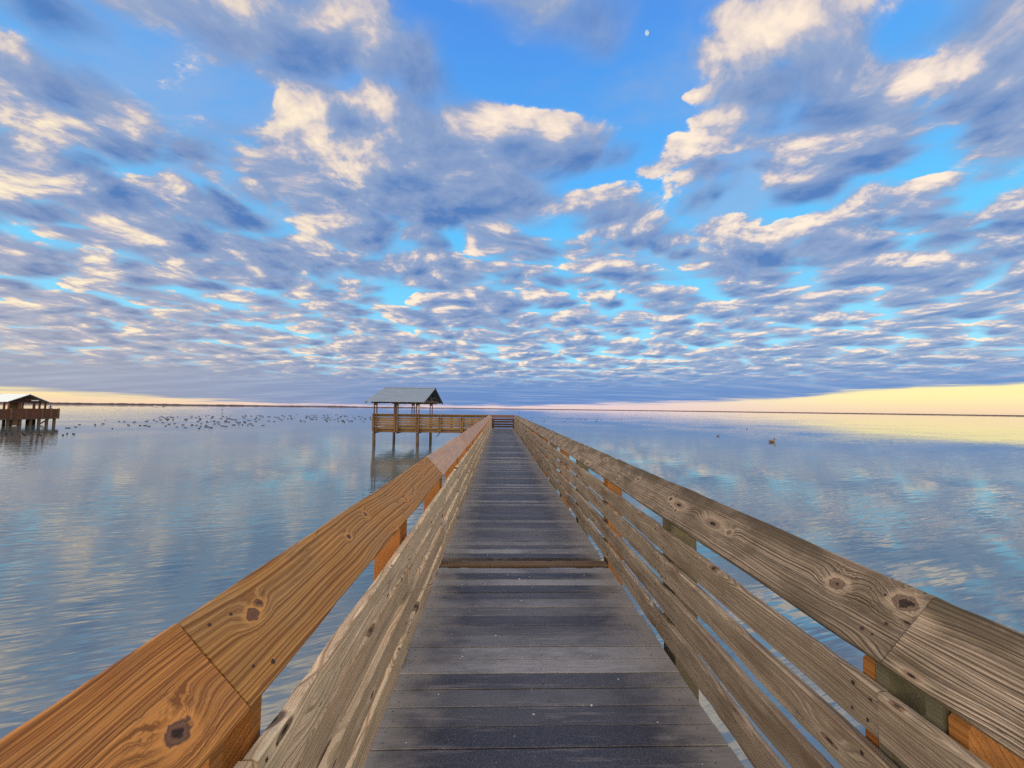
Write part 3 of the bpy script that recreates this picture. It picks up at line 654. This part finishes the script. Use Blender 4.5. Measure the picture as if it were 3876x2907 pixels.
b=MB();b.box(-.09,.09,-.012,.012,-.17,.17);sg=obj('notice_plate',b.mesh('notice_plate',[plain('worn_grey_plate',(.42,.38,.34),.6,0,.3,30.)]),cp,pl(-6.36,31.785,1.72))

# ---------------------------------------------------------------- the second shelter, far off to the left
fp=thing('far_shelter','distant red brown shelter with pale gabled roof standing on many piles','pavilion',(-65.5,55.2,0))
def q(x,y,z=0): return Matrix.Translation((x+67.5,y-55,z))
b=MB();b.box(-72.5+67.5,-65.5+67.5,45-55,59.5-55,-.62,-.42);obj('deck',b.mesh('deck',[M['beam']]),fp)
def panel(L,ax):
    b=MB();x=0.;r=random.Random(5)
    while x<L-.02:
        w=.14
        if ax=='y': b.box(-.02,.02,x,x+w-.008,-.40,.72+r.uniform(-.01,.01))
        else: b.box(x,x+w-.008,-.02,.02,-.40,.72+r.uniform(-.01,.01))
        x+=w
    if ax=='y': b.box(-.06,.06,0,L,.73,.80)
    else: b.box(0,L,-.06,.06,.73,.80)
    return b.mesh('rail_panel',[M['red_wood']])
obj('rail_panel',panel(14.4,'y'),fp,q(-65.48,45.05));obj('rail_panel',panel(6.9,'x'),fp,q(-72.45,59.48))
b=MB();b.box(-.09,.09,-.09,.09,-.62,.86);rpst=b.mesh('rail_post',[M['beam']])
for y in (46.5,48.5,50.5,52.4,53.9,55.6,57.45,58.55,59.46): obj('rail_post',rpst,fp,q(-65.36,y))
b=MB();b.tube([(0,0,-3.2),(0,0,-.6)],[.17,.16],8);fpm=b.mesh('pile',[M['pile']],True)
for y in (46,48.3,50.6,52.4,53.9,55.2,56.4,57.4,58.35,59.3):
    for x in (-65.7,-68.6,-71.8): obj('pile',fpm,fp,q(x+(.0 if x>-66 else .3*math.sin(y)),y))
b=MB();b.box(-.16,.16,-.28,.28,-1.35,-.62);obj('pile_cap',b.mesh('pile_cap',[M['beam']]),fp,q(-65.7,54.6))
b=MB();b.bar((0,0,0),(0,1.0,.62),.1,.14);obj('brace',b.mesh('brace',[M['beam']]),fp,q(-65.6,57.5,-1.25))
XA,XB=-69.4,-65.9;y0_,yr_,y1_=53.9,56.3,58.7
b=MB()
for (ya,yb) in ((y0_,yr_),(y1_,yr_)):
    b.quadbox([(XA+67.5,ya-55,1.72),(XB+67.5,ya-55,1.72),(XB+67.5,yb-55,2.74),(XA+67.5,yb-55,2.74),(XA+67.5,ya-55,1.78),(XB+67.5,ya-55,1.78),(XB+67.5,yb-55,2.80),(XA+67.5,yb-55,2.80)])
fr=obj('roof',b.mesh('roof',[M['pale_metal']]),fp)
b=MB();b.bar((0,y0_-55,1.66),(0,yr_-55,2.68),.06,.14);b.bar((0,y1_-55,1.66),(0,yr_-55,2.68),.06,.14);b.box(-.03,.03,y0_+.3-55,y1_-.3-55,1.60,1.72)
b.v+=[(-.3,y0_+.5-55,1.72),(-.3,y1_-.5-55,1.72),(-.3,yr_-55,2.6)];b.f.append([len(b.v)-3,len(b.v)-2,len(b.v)-1]);b.m.append(0)
obj('gable_end',b.mesh('gable_end',[M['gate_dark']]),fr,Matrix.Translation((XB+67.5-.04,0,0)))
b=MB();b.box(-.02,.02,-.42,.42,-.06,.06);obj('gable_sign',b.mesh('gable_sign',[M['white']]),fp,q(XB+.02,56.9,1.93))
b=MB();b.box(-.08,.08,-.08,.08,-.5,1.72);fpo=b.mesh('roof_post',[M['red_wood']])
for (x,y) in ((-66.1,54.2),(-66.1,55.4),(-66.1,57.0),(-66.1,57.7),(-66.1,58.4),(-69.2,54.2),(-69.2,56.3),(-69.2,58.4),(-67.6,58.4),(-67.6,54.2)): obj('roof_post',fpo,fp,q(x,y))
b=MB();b.box(-.05,.05,-.65,.65,.2,1.6);obj('side_screen',b.mesh('side_screen',[M['slat_tan']]),fp,q(-67.4,55.9))
b=MB();b.box(-.04,.04,-.04,.04,-.4,1.32);b.box(-.07,-.03,-.24,.24,.82,1.30,1);obj('notice_board',b.mesh('notice_board',[M['beam'],M['white']]),fp,q(-65.55,58.55))

# ---------------------------------------------------------------- water, shore
WZ=-1.40
b=MB();R_=30000.;b.v=[(-R_,-R_,0),(R_,-R_,0),(R_,R_,0),(-R_,R_,0)];b.f=[[0,1,2,3]];b.m=[0]
wo=obj('water',b.mesh('water',[M['water']]));wo.location=(0,0,WZ)
tag(wo,'calm bay water with small ripples reflecting the cloudy sky',None,None,'structure')
# bay bed well below, so that the sheet of water has something under it
rs=random.Random(21);b=MB()
def shore(a):   # height of trees and dunes by bearing in degrees
    h=2.0+1.2*max(0,(-a-8)/40.)
    return h
n0=0;N=900;prev=None
hh=[rs.random() for _ in range(N+2)]
for i in range(N+1):
    a=-115+230*i/N;t=math.radians(a);D=1150+160*math.cos(math.radians(max(-75,min(75,a)))*2.2)
    cl=.5+.5*math.sin(i*.21)*math.sin(i*.053+1)
    h=shore(a)*(.8+.2*hh[i])+(.7*(hh[i]+hh[i//9]*1.3)*cl if a<-12 else .25*hh[i])
    if a>-10: h=1.45+.2*hh[i]
    for (dd,z) in ((0,-.3),(4,h*.55),(10,h),(60,h*.8),(75,-.3)): b.v.append(((D+dd)*math.sin(t),(D+dd)*math.cos(t),z))
    if i:
        for r in range(4):
            p=(i-1)*5+r;e=i*5+r;b.f.append([p,e,e+1,p+1]);b.m.append(0)
sh=obj('shore',b.mesh('shore',[M['land']]));sh.location=(0,0,WZ)
tag(sh,'thin dark line of low land along the horizon',None,None,'structure')

# ---------------------------------------------------------------- birds
def bird_mesh(name,mats,neck=.12,tail=.10,L=.40,h=.13,w=.15,bill=.05,headup=.14,mi_head=0,mi_bill=0,mi_wing=0):
    b=MB();n=9;pts=[];rad=[]
    for i in range(n):
        u=i/(n-1);x=-L*.5+L*.86*u
        r=math.sin(math.pi*min(1,.10+u*.86))**.75
        pts.append((x,0,h*.30+(.05*(1-u)**3)*(tail/.1)));rad.append(max(.006,h*.55*r))
    k=len(b.v);b.tube(pts,rad,10)
    for i in range(k,len(b.v)):
        x,y,z=b.v[i];b.v[i]=(x,y*w/h*.95,z)
    xh=L*.34
    b.tube([(xh-.03,0,h*.35),(xh+.015,0,h*.75),(xh+.02,0,headup),(xh+.045,0,headup+.035),(xh+.085,0,headup+.02)],[.045,.034,.028,.034,.012],8,mi_head)
    b.tube([(xh+.08,0,headup+.022),(xh+.08+bill,0,headup+.005)],[.011,.004],6,mi_bill)
    b.tube([(-L*.46,0,h*.36),(-L*.5-tail,0,h*.42+tail*.35)],[.030,.008],6)
    if mi_wing:
        for s_ in (-1,1): b.tube([(-L*.42,s_*w*.30,h*.66),(-.02,s_*w*.44,h*.52),(L*.22,s_*w*.40,h*.48)],[.012,.032,.02],6,mi_wing)
    return b.mesh(name,mats,True)
duckA=bird_mesh('waterbird',[M['bird']],headup=.09,h=.11);duckB=bird_mesh('waterbird',[M['bird']],headup=.06,tail=.16,h=.09);duckC=bird_mesh('waterbird',[M['bird']],headup=.13,tail=.06,h=.11,L=.34)
first={}
def bird(me,x,y,rz,label,group,sc=1.,cat='waterbird'):
    key=(me.name,)
    if key not in first:
        o=obj('waterbird',me);first[key]=o
    else:
        o=first[key].copy();C.objects.link(o)
    o.location=(x,y,WZ-.012);o.rotation_euler=(0,0,rz);o.scale=(sc*.85,)*3
    tag(o,label,cat,group);return o
rb=random.Random(11)
FL='small dark waterbird afloat in the scattered flock left of the walkway'
for (x,y) in FLOCK: bird(rb.choice((duckA,duckB,duckC)),x,y,rb.choice((0,math.pi))+rb.gauss(0,.5),FL,'flock of dark waterbirds on the left water',rb.uniform(.95,1.25))
for (x,y) in NEARROW: bird(rb.choice((duckA,duckB)),x,y,rb.gauss(-.7,.25),'dark waterbird in the straggling line nearest the distant shelter','line of dark birds below the distant shelter',rb.uniform(.95,1.2))
for (x,y) in FARRIGHT: bird(duckC,x,y,rb.uniform(0,6.28),'tiny dark bird on the water right of the walkway end','sparse birds past the right railing',rb.uniform(.9,1.2))
pelican=thing('pelican','brown pelican afloat with neck drawn up, largest bird right of the walkway','pelican',(27.34,39.57,WZ),.1)
b=MB();pts=[];rad=[]
for i in range(11):
    u=i/10;pts.append((-.36+.62*u,0,.075+.03*math.sin(u*3)+.05*(1-u)**4));rad.append(max(.008,.125*math.sin(math.pi*min(1,.07+u*.88))**.7))
b.tube(pts,rad,14)
for i in range(len(b.v)): x,y,z=b.v[i];b.v[i]=(x,y*1.15,z)
b.tube([(-.33,0,.12),(-.46,0,.11)],[.045,.012],8)
pb_=b.mesh('body',[M['brown_bird']],True);obj('body',pb_,pelican)
b=MB()
for s_ in (-1,1): b.tube([(-.34,s_*.05,.155),(-.1,s_*.135,.135),(.14,s_*.125,.11)],[.012,.045,.03],8)
obj('wing',b.mesh('wing',[M['wing']],True),pelican)
b=MB();b.tube([(.17,0,.12),(.25,0,.19),(.255,0,.27),(.205,0,.335),(.21,0,.385),(.25,0,.41),(.295,0,.395)],[.06,.045,.036,.032,.034,.042,.022],10)
obj('neck',b.mesh('neck',[M['bill']],True),pelican)
b=MB();b.tube([(.285,0,.395),(.33,0,.30),(.365,0,.19)],[.022,.026,.006],8);obj('bill',b.mesh('bill',[M['bill']],True),pelican)
bd=bird_mesh('waterbird',[M['brown_bird'],M['bird'],M['wing']],headup=.20,h=.17,w=.20,L=.38,mi_head=1,mi_bill=1,mi_wing=2)
bird(bd,26.27,47.61,.2,'single brown duck left of the pelican on the right water',None,1.05,'duck')
bird(bird_mesh('waterbird',[M['bird']],L=.2,headup=.17,tail=.02,h=.1,w=.1),41.83,66.8,1.3,'small dark diving bird alone between the duck and the far shore',None,1.,'waterbird')
# ---------------------------------------------------------------- marks far out on the water
def marker(label,x,y,h,board_w):
    t=thing('channel_marker',label,'marker',(x,y,WZ),0,None)
    b=MB();b.tube([(0,0,-1.5),(0,0,h)],.07,8);obj('post',b.mesh('post',[M['pile']],True),t)
    b=MB();b.box(-board_w/2,board_w/2,-.03,.03,h-.35,h+.05);obj('dayboard',b.mesh('dayboard',[M['post_grey']]),t)
    return t
marker('slim dark marker post in the water above the end of the walkway',12.72,261.,1.25,.36)
marker('dark marker frame standing beyond the flock on the left',-131.5,194.5,.9,.55)
bt=thing('barge','low white barge far out below the left shore','boat',(-356.,430.,WZ),.1)
b=MB();b.prism([(-4.5,0.),(4,0.),(5,.7),(-5,.7)],-1.2,1.2);obj('hull',b.mesh('hull',[M['hull']]),bt)
b=MB();b.box(-3.6,-2,-.8,.8,.7,1.2);obj('cabin',b.mesh('cabin',[M['hull']]),bt)

# ---------------------------------------------------------------- moon, sun
ms=bpy.data.meshes.new('moon')
import bmesh
bm_=bmesh.new();bmesh.ops.create_uvsphere(bm_,u_segments=24,v_segments=16,radius=1.);bm_.to_mesh(ms);bm_.free()
for p in ms.polygons: p.use_smooth=True
mm=bpy.data.materials.new('moonlight');mm.use_nodes=True;gm=G(mm.node_tree);mm.node_tree.nodes.clear()
em=gm.n('ShaderNodeEmission');gm.put(em.inputs[0],gm.mix(gm.mr(gm.noise(gm.n('ShaderNodeTexCoord').outputs['Object'],1.6,3.),.40,.62),(.82,.95,1.,1.),(.50,.72,.95,1.)));em.inputs[1].default_value=.72
mm.node_tree.links.new(em.outputs[0],gm.n('ShaderNodeOutputMaterial').inputs[0]);ms.materials.append(mm)
moon=obj('moon',ms);moon.location=MOON
moon.rotation_euler=MOON_ROT;moon.scale=(54,34,66)
tag(moon,'small pale moon high in the blue gap between clouds','moon')
sl=bpy.data.lights.new('sun','SUN');sl.energy=SUN_E;sl.angle=math.radians(25);sl.color=(1.,.80,.58)
so_=bpy.data.objects.new('sun',sl);C.objects.link(so_)
sd=Vector((math.sin(SUN_ROT)*math.cos(SUN_EL),math.cos(SUN_ROT)*math.cos(SUN_EL),math.sin(SUN_EL)))
so_.rotation_euler=(-sd).to_track_quat('-Z','Y').to_euler()
build_world();build_camera()
sc=bpy.context.scene
sc.view_settings.view_transform='Standard';sc.view_settings.look='None';sc.view_settings.exposure=EXPOSURE;sc.view_settings.gamma=1.
sc.cycles.max_bounces=6;sc.cycles.diffuse_bounces=3;sc.cycles.glossy_bounces=3;sc.cycles.caustics_reflective=False;sc.cycles.caustics_refractive=False
sc.cycles.use_adaptive_sampling=True;sc.cycles.adaptive_threshold=.012
sc.cycles.use_denoising=False
